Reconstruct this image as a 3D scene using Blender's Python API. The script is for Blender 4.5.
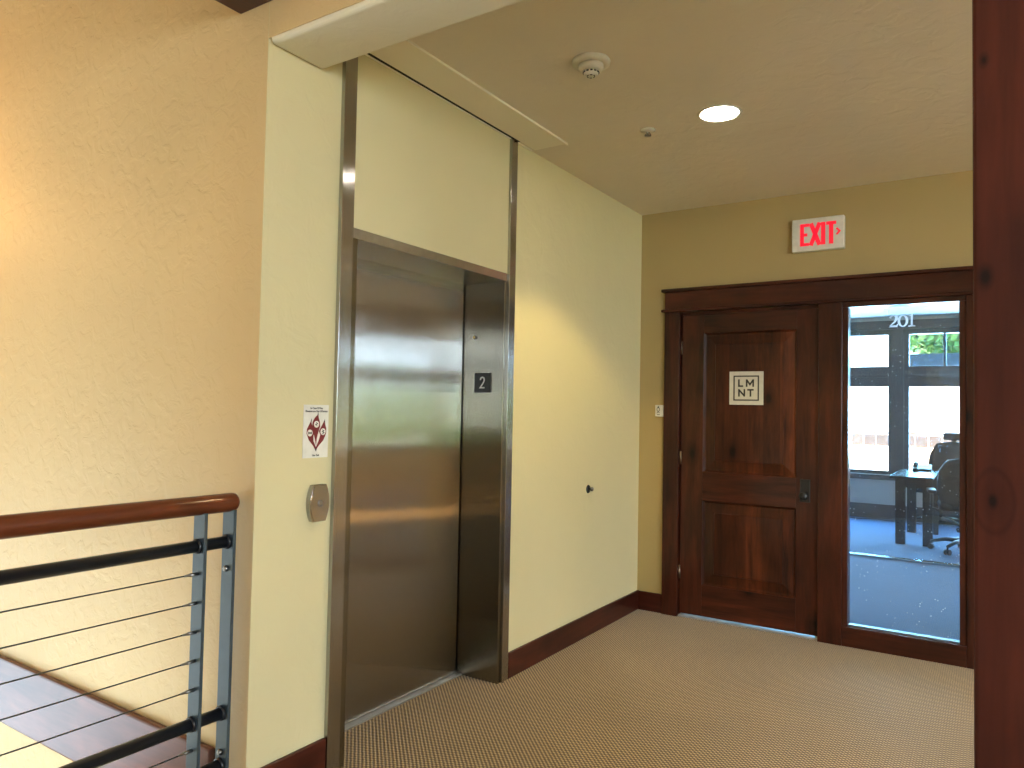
import bpy, bmesh, math, random
from mathutils import Vector, Matrix, noise

for o in list(bpy.data.objects):
    bpy.data.objects.remove(o)
S = bpy.context.scene
COL = S.collection
random.seed(7)

# ------------------------------------------------------------------ camera
F_PX = 734.37
YAW, PITCH, ROLL = 0.578665, 0.0345931, 0.0192301
cam_d = bpy.data.cameras.new('camera')
cam = bpy.data.objects.new('camera', cam_d)
COL.objects.link(cam)
fw = Vector((-math.sin(YAW)*math.cos(PITCH), math.cos(YAW)*math.cos(PITCH), math.sin(PITCH)))
r0 = Vector((math.cos(YAW), math.sin(YAW), 0)); u0 = r0.cross(fw)
rt = math.cos(ROLL)*r0 + math.sin(ROLL)*u0
up = -math.sin(ROLL)*r0 + math.cos(ROLL)*u0
m = Matrix((rt, up, -fw)).transposed().to_4x4()
m.translation = Vector((2.1043, 0, 1.39))
cam.matrix_world = m
cam_d.sensor_fit = 'HORIZONTAL'; cam_d.sensor_width = 36
cam_d.lens = 36*F_PX/1024
cam_d.clip_start = 0.05; cam_d.clip_end = 300
S.camera = cam

# ------------------------------------------------------------------ light, sky, exposure
S.view_settings.view_transform = 'Standard'
S.view_settings.look = 'None'
S.view_settings.gamma = 1
S.view_settings.use_curve_mapping = False
S.view_settings.exposure = 0.30
S.cycles.max_bounces = 10
S.cycles.diffuse_bounces = 6
S.cycles.glossy_bounces = 5
S.cycles.transparent_max_bounces = 16
S.cycles.sample_clamp_indirect = 8
S.cycles.caustics_reflective = False
S.cycles.caustics_refractive = False

W = bpy.data.worlds.new('sky'); S.world = W; W.use_nodes = True
wn = W.node_tree.nodes; wl = W.node_tree.links
bg = wn['Background']
bg.inputs['Color'].default_value = (0.68, 0.86, 1.0, 1)
bg.inputs['Strength'].default_value = 11.0

def lamp(name, kind, loc, energy, color, aim=None, **kw):
    d = bpy.data.lights.new(name, kind); d.energy = energy; d.color = color
    for k, v in kw.items(): setattr(d, k, v)
    o = bpy.data.objects.new(name, d); COL.objects.link(o); o.location = loc
    if aim is not None:
        o.rotation_euler = Vector(aim).to_track_quat('-Z', 'Y').to_euler()
    return o
# sun entering the hall's far window on the right
lamp('sun', 'SUN', (12, 1, 9), 105.0, (1.0, 0.70, 0.38), aim=(-0.45, 0.10, -0.90), angle=0.01)
# daylight at the window openings
def window_light(name, loc, aim, sx, sy, energy, color):
    o = lamp(name, 'AREA', loc, energy, color, aim=aim)
    o.data.shape = 'RECTANGLE'; o.data.size = sx; o.data.size_y = sy
    return o
portal = window_light('daylight_hall_window', (6.70, 2.65, 1.6), (-1, 0, 0), 4.2, 1.7, 0, (1, 1, 1))
portal.data.cycles.is_portal = True
window_light('side_fill_light', (6.70, -1.7, 1.9), (-1, 0.15, 0), 3.9, 1.7, 210, (0.95, 0.98, 1.0))  # added side light, gives walls and ceiling more daylight
# added unseen warm fill: point behind the camera, spots further along the hall
lamp('warm_fill_lamp', 'POINT', (1.0, -2.8, 3.4), 6, (1.0, 0.74, 0.42), shadow_soft_size=0.18)
for hx in (3.3, 5.2):
    hl = lamp('downlight_or_fill', 'SPOT', (hx, 3.385, 2.78), 95, (1.0, 0.81, 0.43), aim=(0, 0, -1))
    hl.data.spot_size = math.radians(112); hl.data.spot_blend = 0.22; hl.data.shadow_soft_size = 0.06
window_light('daylight_stair_window', (-4.25, 0.2, -0.6), (1, 0, 0), 2.2, 2.6, 10, (0.86, 0.94, 1.0))
window_light('daylight_office_window', (0.9, 11.7, 1.65), (0, -1, -0.15), 4.5, 2.0, 800, (0.13, 0.60, 1.0))

# ------------------------------------------------------------------ node helpers
def mat(name):
    M = bpy.data.materials.new(name); M.use_nodes = True
    nt = M.node_tree
    return M, nt, nt.nodes['Principled BSDF']
def N(nt, typ, **kw):
    n = nt.nodes.new(typ)
    for k, v in kw.items(): setattr(n, k, v)
    return n
def setin(n, **kw):
    for k, v in kw.items():
        n.inputs[k.replace('_', ' ')].default_value = v
def ramp(nt, src, stops, interp='LINEAR'):
    r = N(nt, 'ShaderNodeValToRGB'); r.color_ramp.interpolation = interp
    e = r.color_ramp.elements
    while len(e) < len(stops): e.new(0.5)
    for el, (p, c) in zip(e, stops):
        el.position = p; el.color = (*c, 1) if len(c) == 3 else c
    nt.links.new(src, r.inputs['Fac'])
    return r.outputs['Color']
def coords(nt, scale=(1, 1, 1), vary=False):
    tc = N(nt, 'ShaderNodeTexCoord'); mp = N(nt, 'ShaderNodeMapping')
    mp.inputs['Scale'].default_value = scale
    src = tc.outputs['Object']
    if vary:
        oi = N(nt, 'ShaderNodeObjectInfo'); mul = N(nt, 'ShaderNodeVectorMath', operation='MULTIPLY_ADD')
        cmb = N(nt, 'ShaderNodeCombineXYZ')
        for i in range(3): nt.links.new(oi.outputs['Random'], cmb.inputs[i])
        nt.links.new(cmb.outputs[0], mul.inputs[0]); mul.inputs[1].default_value = (7.3, 5.1, 9.7)
        nt.links.new(src, mul.inputs[2]); src = mul.outputs[0]
    nt.links.new(src, mp.inputs['Vector'])
    return mp.outputs['Vector']
def noise_tex(nt, vec, scale, detail=3, rough=0.5, dist=0.0):
    n = N(nt, 'ShaderNodeTexNoise'); setin(n, Scale=scale, Detail=detail, Roughness=rough, Distortion=dist)
    nt.links.new(vec, n.inputs['Vector']); return n.outputs['Fac']
def bump(nt, b, h, strength, dist=0.01):
    bn = N(nt, 'ShaderNodeBump'); setin(bn, Strength=strength, Distance=dist)
    nt.links.new(h, bn.inputs['Height']); nt.links.new(bn.outputs['Normal'], b.inputs['Normal'])
def plain(name, col, rough=0.5, metal=0.0, **kw):
    M, nt, b = mat(name)
    n = noise_tex(nt, coords(nt), 30, 2)
    c = ramp(nt, n, [(0.3, tuple(x*0.93 for x in col)), (0.7, tuple(min(1, x*1.05) for x in col))])
    nt.links.new(c, b.inputs['Base Color'])
    setin(b, Roughness=rough, Metallic=metal, **kw)
    return M
def emit(name, col, strength, base=(0.8, 0.8, 0.8)):
    M, nt, b = mat(name)
    setin(b, Base_Color=(*base, 1), Emission_Color=(*col, 1), Emission_Strength=strength)
    return M
def paint(name, col, bump_s=0.5, rough=0.6, scale=9):
    M, nt, b = mat(name)
    v = coords(nt)
    n1 = noise_tex(nt, v, 1.3, 3); n2 = noise_tex(nt, v, scale, 4, 0.55, 0.7)
    c = ramp(nt, n1, [(0.25, tuple(x*0.95 for x in col)), (0.75, tuple(min(1, x*1.03) for x in col))])
    nt.links.new(c, b.inputs['Base Color']); setin(b, Roughness=rough)
    h = ramp(nt, n2, [(0.42, (0, 0, 0)), (0.58, (1, 1, 1))])
    bump(nt, b, h, bump_s, 0.004)
    return M
def wood(name, axis, dark, light, rough=0.35, coat=0.3, knots=True, planks=0.0, across=0, spots=()):
    """stained knotty wood, grain along axis (0 x, 1 y, 2 z)"""
    M, nt, b = mat(name)
    s = [1.0, 1.0, 1.0]; s[axis] = 0.10
    v = coords(nt, s, True)
    n1 = noise_tex(nt, v, 9, 5, 0.6, 1.2)
    n2 = noise_tex(nt, v, 55, 3, 0.6, 0.3)
    mixf = N(nt, 'ShaderNodeMath', operation='MULTIPLY_ADD'); nt.links.new(n2, mixf.inputs[0]); mixf.inputs[1].default_value = 0.35
    nt.links.new(n1, mixf.inputs[2])
    mid = tuple((a+c)/2 for a, c in zip(dark, light))
    c = ramp(nt, mixf.outputs[0], [(0.42, dark), (0.66, mid), (0.9, light)])
    # broad blotches of stain
    s3 = [1.0]*3; s3[axis] = 0.45
    n3 = noise_tex(nt, coords(nt, s3, True), 5, 3, 0.5, 0.8)
    bl = ramp(nt, n3, [(0.3, (0.55, 0.5, 0.5)), (0.7, (1.25, 1.2, 1.15))])
    mx = N(nt, 'ShaderNodeMix', data_type='RGBA', blend_type='MULTIPLY'); mx.inputs['Factor'].default_value = 0.85
    nt.links.new(c, mx.inputs['A']); nt.links.new(bl, mx.inputs['B']); c = mx.outputs['Result']
    if planks:
        tc = N(nt, 'ShaderNodeTexCoord'); sp = N(nt, 'ShaderNodeSeparateXYZ'); nt.links.new(tc.outputs['Object'], sp.inputs[0])
        dv = N(nt, 'ShaderNodeMath', operation='DIVIDE'); nt.links.new(sp.outputs[across], dv.inputs[0]); dv.inputs[1].default_value = planks
        fl = N(nt, 'ShaderNodeMath', operation='FLOOR'); nt.links.new(dv.outputs[0], fl.inputs[0])
        wnz = N(nt, 'ShaderNodeTexWhiteNoise', noise_dimensions='1D'); nt.links.new(fl.outputs[0], wnz.inputs['W'])
        pc = ramp(nt, wnz.outputs['Value'], [(0, (0.65, 0.6, 0.6)), (1, (1.45, 1.4, 1.3))])
        m2 = N(nt, 'ShaderNodeMix', data_type='RGBA', blend_type='MULTIPLY'); m2.inputs['Factor'].default_value = 0.9
        nt.links.new(c, m2.inputs['A']); nt.links.new(pc, m2.inputs['B']); c = m2.outputs['Result']
    if knots:
        s2 = [1.0]*3; s2[axis] = 0.6
        if axis != 1: s2[1] = 0.0
        vo = N(nt, 'ShaderNodeTexVoronoi'); setin(vo, Scale=4.2, Randomness=1.0)
        nt.links.new(coords(nt, s2, True), vo.inputs['Vector'])
        kc = ramp(nt, vo.outputs['Distance'], [(0.05, (0.10, 0.08, 0.08)), (0.10, (0.45, 0.38, 0.36)), (0.26, (1, 1, 1))])
        m3 = N(nt, 'ShaderNodeMix', data_type='RGBA', blend_type='MULTIPLY'); m3.inputs['Factor'].default_value = 1
        nt.links.new(c, m3.inputs['A']); nt.links.new(kc, m3.inputs['B']); c = m3.outputs['Result']
    for (px, py, pz, rad) in spots:                 # single large knots
        tc = N(nt, 'ShaderNodeTexCoord'); sb = N(nt, 'ShaderNodeVectorMath', operation='SUBTRACT'); nt.links.new(tc.outputs['Object'], sb.inputs[0]); sb.inputs[1].default_value = (px, py, pz)
        ml = N(nt, 'ShaderNodeVectorMath', operation='MULTIPLY'); nt.links.new(sb.outputs[0], ml.inputs[0]); ml.inputs[1].default_value = (1/rad, 1/rad, 0.55/rad)
        ln = N(nt, 'ShaderNodeVectorMath', operation='LENGTH'); nt.links.new(ml.outputs[0], ln.inputs[0])
        wob = N(nt, 'ShaderNodeMath', operation='MULTIPLY_ADD'); nt.links.new(n3, wob.inputs[0]); wob.inputs[1].default_value = 0.6
        nt.links.new(ln.outputs['Value'], wob.inputs[2])
        kc = ramp(nt, wob.outputs[0], [(0.33, (0.10, 0.08, 0.08)), (0.46, (0.8, 0.75, 0.7)), (0.78, (0.95, 0.92, 0.9)), (0.90, (0.68, 0.62, 0.6)), (1.0, (1, 1, 1))] if rad > 0.04 else [(0.45, (0.10, 0.08, 0.08)), (0.8, (0.7, 0.65, 0.6)), (1.0, (1, 1, 1))])
        m4 = N(nt, 'ShaderNodeMix', data_type='RGBA', blend_type='MULTIPLY'); m4.inputs['Factor'].default_value = 1
        nt.links.new(c, m4.inputs['A']); nt.links.new(kc, m4.inputs['B']); c = m4.outputs['Result']
    nt.links.new(c, b.inputs['Base Color'])
    setin(b, Roughness=rough, Coat_Weight=coat, Coat_Roughness=0.15); b.inputs['Specular IOR Level'].default_value = 0.22
    bump(nt, b, mixf.outputs[0], 0.12, 0.002)
    return M
def brushed(name, col=(0.43, 0.41, 0.38), rough=0.125, aniso=1.0, spread=0.75):
    """vertically brushed steel: fine grain lines tilt the surface only sideways"""
    M, nt, b = mat(name)
    ge = N(nt, 'ShaderNodeNewGeometry'); cr = N(nt, 'ShaderNodeVectorMath', operation='CROSS_PRODUCT')
    nt.links.new(ge.outputs['Normal'], cr.inputs[0]); cr.inputs[1].default_value = (0, 0, 1)
    nt.links.new(cr.outputs[0], b.inputs['Tangent'])
    if spread:
        g = None
        for k in (1.0, 1.37):
            wn_ = N(nt, 'ShaderNodeTexWhiteNoise', noise_dimensions='3D')
            nt.links.new(coords(nt, (9000*k, 9000*k, 400*k)), wn_.inputs['Vector'])
            if g is None: g = wn_.outputs['Value']
            else:
                ad = N(nt, 'ShaderNodeMath', operation='ADD'); nt.links.new(g, ad.inputs[0]); nt.links.new(wn_.outputs['Value'], ad.inputs[1]); g = ad.outputs[0]
        sb_ = N(nt, 'ShaderNodeMath', operation='MULTIPLY_ADD'); nt.links.new(g, sb_.inputs[0]); sb_.inputs[1].default_value = spread; sb_.inputs[2].default_value = -spread
        sc_ = N(nt, 'ShaderNodeVectorMath', operation='SCALE'); nt.links.new(cr.outputs[0], sc_.inputs[0]); nt.links.new(sb_.outputs[0], sc_.inputs['Scale'])
        an = N(nt, 'ShaderNodeVectorMath', operation='ADD'); nt.links.new(ge.outputs['Normal'], an.inputs[0]); nt.links.new(sc_.outputs[0], an.inputs[1])
        nm = N(nt, 'ShaderNodeVectorMath', operation='NORMALIZE'); nt.links.new(an.outputs[0], nm.inputs[0])
        nt.links.new(nm.outputs[0], b.inputs['Normal'])
    n = noise_tex(nt, coords(nt, (260, 260, 2.5)), 1.0, 3)
    c = ramp(nt, n, [(0.3, tuple(x*0.95 for x in col)), (0.7, tuple(min(1, x*1.03) for x in col))])
    nt.links.new(c, b.inputs['Base Color'])
    setin(b, Metallic=1.0, Anisotropic=aniso, Roughness=rough)
    return M
def glass(name, dirt=0.0, tint=(0.97, 0.985, 1.0)):
    M = bpy.data.materials.new(name); M.use_nodes = True; nt = M.node_tree
    nt.nodes.remove(nt.nodes['Principled BSDF']); out = nt.nodes['Material Output']
    tr = N(nt, 'ShaderNodeBsdfTransparent'); tr.inputs['Color'].default_value = (*tint, 1)
    gl = N(nt, 'ShaderNodeBsdfGlossy'); gl.inputs['Roughness'].default_value = 0.0
    lw = N(nt, 'ShaderNodeLayerWeight'); lw.inputs['Blend'].default_value = 0.5
    pw = N(nt, 'ShaderNodeMath', operation='POWER'); nt.links.new(lw.outputs['Facing'], pw.inputs[0]); pw.inputs[1].default_value = 5.0
    fr = N(nt, 'ShaderNodeMath', operation='MULTIPLY_ADD'); nt.links.new(pw.outputs[0], fr.inputs[0]); fr.inputs[1].default_value = 0.96; fr.inputs[2].default_value = 0.04
    mx = N(nt, 'ShaderNodeMixShader')
    nt.links.new(fr.outputs[0], mx.inputs[0]); nt.links.new(tr.outputs[0], mx.inputs[1]); nt.links.new(gl.outputs[0], mx.inputs[2])
    res = mx.outputs[0]
    if dirt:
        v = coords(nt)
        vo = N(nt, 'ShaderNodeTexVoronoi'); setin(vo, Scale=38.0, Randomness=1.0); nt.links.new(v, vo.inputs['Vector'])
        a = ramp(nt, vo.outputs['Distance'], [(0.06, (1, 1, 1)), (0.13, (0, 0, 0))])
        gate = ramp(nt, noise_tex(nt, v, 4.0, 3), [(0.38, (0, 0, 0)), (0.55, (1, 1, 1))])
        pick = N(nt, 'ShaderNodeTexWhiteNoise', noise_dimensions='3D'); nt.links.new(vo.outputs['Position'], pick.inputs['Vector'])
        pk = N(nt, 'ShaderNodeMath', operation='GREATER_THAN'); nt.links.new(pick.outputs['Value'], pk.inputs[0]); pk.inputs[1].default_value = 0.35
        m1 = N(nt, 'ShaderNodeMath', operation='MULTIPLY'); nt.links.new(a, m1.inputs[0]); nt.links.new(gate, m1.inputs[1])
        m1b = N(nt, 'ShaderNodeMath', operation='MULTIPLY'); nt.links.new(m1.outputs[0], m1b.inputs[0]); nt.links.new(pk.outputs[0], m1b.inputs[1])
        smear = ramp(nt, noise_tex(nt, coords(nt, (1, 1, 1)), 7.0, 5, 0.65, 2.0), [(0.55, (0, 0, 0)), (0.8, (0.05, 0.05, 0.05))])
        m2 = N(nt, 'ShaderNodeMath', operation='MAXIMUM'); nt.links.new(m1b.outputs[0], m2.inputs[0]); nt.links.new(smear, m2.inputs[1])
        m3 = N(nt, 'ShaderNodeMath', operation='MULTIPLY'); nt.links.new(m2.outputs[0], m3.inputs[0]); m3.inputs[1].default_value = dirt
        tl = N(nt, 'ShaderNodeBsdfTranslucent'); tl.inputs['Color'].default_value = (0.9, 0.95, 1, 1)
        df = N(nt, 'ShaderNodeBsdfDiffuse'); df.inputs['Color'].default_value = (0.9, 0.95, 1, 1)
        ad = N(nt, 'ShaderNodeMixShader'); ad.inputs[0].default_value = 0.3
        nt.links.new(tl.outputs[0], ad.inputs[1]); nt.links.new(df.outputs[0], ad.inputs[2])
        m4 = N(nt, 'ShaderNodeMixShader'); nt.links.new(m3.outputs[0], m4.inputs[0])
        nt.links.new(res, m4.inputs[1]); nt.links.new(ad.outputs[0], m4.inputs[2]); res = m4.outputs[0]
    nt.links.new(res, out.inputs['Surface'])
    return M
def carpet(name, lo, hi, pitch):
    M, nt, b = mat(name)
    tc = N(nt, 'ShaderNodeTexCoord'); sp = N(nt, 'ShaderNodeSeparateXYZ'); nt.links.new(tc.outputs['Object'], sp.inputs[0])
    def math_(op, a, bb=None, c=None):
        n = N(nt, 'ShaderNodeMath', operation=op)
        for i, x in enumerate((a, bb, c)):
            if x is None: continue
            if isinstance(x, (int, float)): n.inputs[i].default_value = x
            else: nt.links.new(x, n.inputs[i])
        return n.outputs[0]
    k = math.pi/pitch
    wob = noise_tex(nt, tc.outputs['Object'], 60, 2)
    wob = math_('MULTIPLY', wob, 0.004)
    sx = math_('SINE', math_('MULTIPLY', math_('ADD', sp.outputs[0], wob), k))
    sy = math_('SINE', math_('MULTIPLY', math_('ADD', sp.outputs[1], wob), k))
    pr = math_('MULTIPLY', sx, sy)                     # checkered loops
    h = math_('MULTIPLY_ADD', pr, 0.5, 0.5)
    fine = noise_tex(nt, tc.outputs['Object'], 420, 2)
    h2 = math_('MULTIPLY_ADD', fine, 0.35, math_('SUBTRACT', h, 0.17))
    c = ramp(nt, h2, [(0.30, lo), (0.58, tuple(a*0.68+bb*0.32 for a, bb in zip(lo, hi))), (0.85, hi)])
    big = noise_tex(nt, tc.outputs['Object'], 1.5, 3)
    bc = ramp(nt, big, [(0.3, (0.9, 0.9, 0.9)), (0.7, (1.05, 1.05, 1.05))])
    mx = N(nt, 'ShaderNodeMix', data_type='RGBA', blend_type='MULTIPLY'); mx.inputs['Factor'].default_value = 1
    nt.links.new(c, mx.inputs['A']); nt.links.new(bc, mx.inputs['B'])
    nt.links.new(mx.outputs['Result'], b.inputs['Base Color'])
    setin(b, Roughness=0.95, Sheen_Weight=0.25); b.inputs['Specular IOR Level'].default_value = 0.15
    bump(nt, b, h, 0.6, 0.004)
    return M

# ------------------------------------------------------------------ materials
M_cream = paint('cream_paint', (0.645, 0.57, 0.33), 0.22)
M_orange = paint('cream_paint_warm_glow', (0.64, 0.47, 0.245), 0.36, scale=14)  # same cream paint, warm lamp glow put into the colour
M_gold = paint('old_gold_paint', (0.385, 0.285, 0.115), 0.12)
M_ceil = paint('ceiling_paint', (0.68, 0.62, 0.52), 0.3, scale=11)
M_soffit = paint('soffit_paint', (0.74, 0.70, 0.56), 0.2)
M_panel = paint('smooth_cream_paint', (0.62, 0.55, 0.32), 0.05)
M_cover = paint('off_white_paint', (0.80, 0.76, 0.63), 0.04)
M_plainwall = paint('pale_wall_paint', (0.6, 0.52, 0.36), 0.2)
WD, WL = (0.010, 0.0023, 0.0013), (0.080, 0.018, 0.0075)
M_wood = [wood('stained_alder_%s' % 'xyz'[i], i, WD, WL) for i in range(3)]
M_woodpanel = wood('stained_alder_planks', 2, (0.010, 0.0024, 0.0013), (0.108, 0.027, 0.0095), planks=0.105, across=0)
M_base = [wood('baseboard_alder_%s' % 'xyz'[i], i, (0.022, 0.0048, 0.003), (0.080, 0.017, 0.009), 0.35, 0.25) for i in range(3)]
M_rail = wood('handrail_wood', 1, (0.085, 0.019, 0.007), (0.19, 0.050, 0.017), 0.33, 0.3, knots=False)
M_post = wood('timber_post_wood', 2, (0.040, 0.007, 0.004), (0.088, 0.018, 0.009), 0.55, 0.0, spots=((-0.143, -0.15, 1.625, 0.020), (-0.134, -0.15, 1.255, 0.046), (-0.144, -0.15, 1.99, 0.014)))
M_skirt = wood('skirt_wood', 0, (0.08, 0.03, 0.02), (0.17, 0.06, 0.04), 0.30, 0.15, knots=True)
M_steel_y = brushed('brushed_steel_door')
M_steel_x = brushed('brushed_steel_jamb', (0.25, 0.235, 0.195), spread=0.25)  # same steel as the door, jamb's shaded look put into the colour
M_steel_t = brushed('brushed_steel_trim', (0.42, 0.41, 0.395), 0.16, 0.9, 0.30)
M_steel_h = plain('satin_steel_header', (0.50, 0.49, 0.47), 0.25, 1.0)
M_sill = plain('aluminium_sill', (0.62, 0.60, 0.57), 0.35, 1.0)
M_stopmetal = plain('dull_green_metal', (0.22, 0.27, 0.26), 0.45, 0.7)
M_black = plain('black_paint', (0.010, 0.011, 0.014), 0.35)
M_gap = plain('dark_gap', (0.008, 0.008, 0.008), 0.8)
M_barsteel = plain('grey_painted_steel', (0.060, 0.085, 0.105), 0.32, 0.35)
M_tube = plain('black_tube_paint', (0.010, 0.012, 0.017), 0.28)
M_cable = plain('cable_steel', (0.20, 0.195, 0.19), 0.4, 0.9)
M_fit = plain('fitting_steel', (0.28, 0.28, 0.28), 0.3, 1.0)
M_white = plain('white_plastic', (0.64, 0.61, 0.52), 0.4)
M_signwhite = plain('sign_white', (0.74, 0.72, 0.66), 0.4)
M_ink = plain('black_ink', (0.012, 0.012, 0.012), 0.5)
M_red = plain('dark_red_ink', (0.17, 0.010, 0.014), 0.5)
M_signgrey = plain('sign_grey', (0.52, 0.50, 0.43), 0.45)
M_carpet = carpet('tan_loop_carpet', (0.080, 0.045, 0.016), (0.58, 0.41, 0.185), 0.0105)
M_bluecarpet = carpet('blue_office_carpet', (0.004, 0.050, 0.15), (0.020, 0.140, 0.32), 0.013)
M_glass = glass('clear_glass')
M_glassdirty = glass('dusty_glass', 0.85)
M_lamp = emit('lamp_lens', (1.0, 0.93, 0.80), 14)
M_exit = emit('exit_red', (1.0, 0.004, 0.03), 0.78, (0.25, 0.004, 0.01))
M_amber = emit('amber_lamp_glass', (1.0, 0.55, 0.2), 3)
M_offtrim = plain('office_dark_trim', (0.050, 0.054, 0.064), 0.45)
M_offwall = paint('office_grey_paint', (0.42, 0.43, 0.42), 0.1)
M_desk = plain('dark_desk_laminate', (0.030, 0.028, 0.030), 0.22)
M_fabric = plain('black_chair_fabric', (0.02, 0.021, 0.025), 0.7)
M_chairplastic = plain('black_chair_plastic', (0.018, 0.018, 0.02), 0.35)
M_fence = plain('pale_fence_boards', (0.065, 0.052, 0.050), 0.9)
M_leaf = plain('leaf_green', (0.045, 0.16, 0.035), 0.6)
M_leaflight = plain('leaf_light_green', (0.20, 0.36, 0.14), 0.6)
M_bark = plain('bark', (0.06, 0.045, 0.03), 0.9)
M_ground = plain('pale_gravel', (0.5, 0.49, 0.48), 0.9)
M_bluemetal = plain('blue_metal_roof', (0.003, 0.008, 0.018), 1.0)
M_bluemetal.node_tree.nodes['Principled BSDF'].inputs['Specular IOR Level'].default_value = 0.0
M_pale = plain('pale_render', (0.75, 0.74, 0.72), 0.8)
M_conc = plain('stair_concrete', (0.30, 0.27, 0.22), 0.8)

# ------------------------------------------------------------------ mesh helpers
class B:
    """collects shapes in world coordinates"""
    def __init__(s): s.bm = bmesh.new()
    def box(s, x0, x1, y0, y1, z0, z1, bev=0.0, seg=2):
        t = bmesh.new()
        bmesh.ops.create_cube(t, size=1)
        for v in t.verts:
            v.co = Vector(((x0+x1)/2+v.co.x*(x1-x0), (y0+y1)/2+v.co.y*(y1-y0), (z0+z1)/2+v.co.z*(z1-z0)))
        if bev: bmesh.ops.bevel(t, geom=t.edges[:], offset=bev, segments=seg, profile=0.5, affect='EDGES')
        return s.merge(t)
    def merge(s, t, M=None):
        if M is not None: t.transform(M)
        me = bpy.data.meshes.new('tmp'); t.to_mesh(me); t.free()
        s.bm.from_mesh(me); bpy.data.meshes.remove(me); return s
    def tube(s, pts, r, seg=12, cap=True):
        pts = [Vector(p) for p in pts]; rs = r if isinstance(r, (list, tuple)) else [r]*len(pts)
        rings = []; prev = None
        for i, p in enumerate(pts):
            d = ((pts[min(i+1, len(pts)-1)] - pts[max(i-1, 0)])).normalized()
            if prev is None:
                a = d.orthogonal().normalized()
            else:
                a = (prev - d*prev.dot(d)).normalized()
            prev = a; b = d.cross(a)
            rings.append([s.bm.verts.new(p + rs[i]*(math.cos(t)*a + math.sin(t)*b)) for t in [2*math.pi*k/seg for k in range(seg)]])
        for A, C in zip(rings, rings[1:]):
            for k in range(seg):
                f = s.bm.faces.new((A[k], A[(k+1) % seg], C[(k+1) % seg], C[k])); f.smooth = True
        if cap:
            s.bm.faces.new(rings[0][::-1]); s.bm.faces.new(rings[-1])
        return s
    def lathe(s, prof, origin, axis=(0, 0, 1), seg=32):
        """prof: (radius, distance along axis)"""
        q = Vector((0, 0, 1)).rotation_difference(Vector(axis)); o = Vector(origin); rings = []
        for (r, h) in prof:
            if r < 1e-6: rings.append([s.bm.verts.new(o + q @ Vector((0, 0, h)))])
            else: rings.append([s.bm.verts.new(o + q @ Vector((r*math.cos(2*math.pi*k/seg), r*math.sin(2*math.pi*k/seg), h))) for k in range(seg)])
        for A, C in zip(rings, rings[1:]):
            for k in range(seg):
                k2 = (k+1) % seg
                if len(A) == 1 and len(C) == 1: continue
                if len(A) == 1: f = s.bm.faces.new((A[0], C[k2], C[k]))
                elif len(C) == 1: f = s.bm.faces.new((A[k], A[k2], C[0]))
                else: f = s.bm.faces.new((A[k], A[k2], C[k2], C[k]))
                f.smooth = True
        if len(rings[0]) > 1: s.bm.faces.new(rings[0][::-1])
        if len(rings[-1]) > 1: s.bm.faces.new(rings[-1])
        return s
    def prism(s, pts, fr, n0, n1):
        """polygon in (u,v) of frame fr, from n0 to n1 along its normal"""
        O, U, V, Nn = fr
        a = [s.bm.verts.new(O+U*u+V*v+Nn*n0) for u, v in pts]
        c = [s.bm.verts.new(O+U*u+V*v+Nn*n1) for u, v in pts]
        n = len(pts)
        s.bm.faces.new(c); s.bm.faces.new(a[::-1])
        for k in range(n): s.bm.faces.new((a[k], a[(k+1) % n], c[(k+1) % n], c[k]))
        return s
    def ribbon(s, pts, w, fr, n0, n1, closed=False):
        """stroke of width w (number or per point) along a polyline, mitred"""
        P = [Vector(p) for p in pts]; n = len(P); ws = w if isinstance(w, (list, tuple)) else [w]*n
        L = []; R = []
        for i in range(n):
            a = P[(i-1) % n] if (closed or i) else None
            c = P[(i+1) % n] if (closed or i < n-1) else None
            d1 = (P[i]-a).normalized() if a is not None else None
            d2 = (c-P[i]).normalized() if c is not None else None
            if d1 is None: d1 = d2
            if d2 is None: d2 = d1
            n1_ = Vector((-d1.y, d1.x)); n2_ = Vector((-d2.y, d2.x)); mm = n1_+n2_
            mm = mm.normalized() if mm.length > 1e-4 else n1_
            k = max(0.45, mm.dot(n1_)); off = mm*(ws[i]/2/k)
            L.append(P[i]+off); R.append(P[i]-off)
        for i in range(n if closed else n-1):
            j = (i+1) % n
            s.prism([R[i], R[j], L[j], L[i]], fr, n0, n1)
        return s
    def done(s, name, M, parent=None, loc=None, smooth_angle=None):
        bm = s.bm
        bmesh.ops.remove_doubles(bm, verts=bm.verts[:], dist=1e-6)
        bmesh.ops.recalc_face_normals(bm, faces=bm.faces[:])
        if parent is not None:
            base = world_loc(parent); loc = base
        elif loc is None:
            xs = [v.co for v in bm.verts]
            mn = Vector([min(c[i] for c in xs) for i in range(3)]); mxx = Vector([max(c[i] for c in xs) for i in range(3)])
            loc = Vector(((mn.x+mxx.x)/2, (mn.y+mxx.y)/2, mn.z))
        loc = Vector(loc)
        for v in bm.verts: v.co -= loc
        me = bpy.data.meshes.new(name); bm.to_mesh(me); bm.free()
        for mm in (M if isinstance(M, (list, tuple)) else [M]): me.materials.append(mm)
        o = bpy.data.objects.new(name, me); COL.objects.link(o)
        if parent is not None: o.parent = parent
        else: o.location = loc
        return o
def world_loc(o):
    l = Vector(o.location)
    while o.parent is not None:
        o = o.parent; l += Vector(o.location)
    return l
def box(name, M, a, bev=0.0, parent=None, seg=2):
    return B().box(*a, bev, seg).done(name, M, parent)
def struct(o, label=None):
    o['kind'] = 'structure'
    if label: o['label'] = label
    return o
def tag(o, label, cat, group=None, kind=None):
    o['label'] = label; o['category'] = cat
    if group: o['group'] = group
    if kind: o['kind'] = kind
    return o
def root(name, loc):
    o = bpy.data.objects.new(name, None); COL.objects.link(o); o.location = loc; o.empty_display_size = 0.1
    return o
def V3(*a): return Vector(a)
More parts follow.
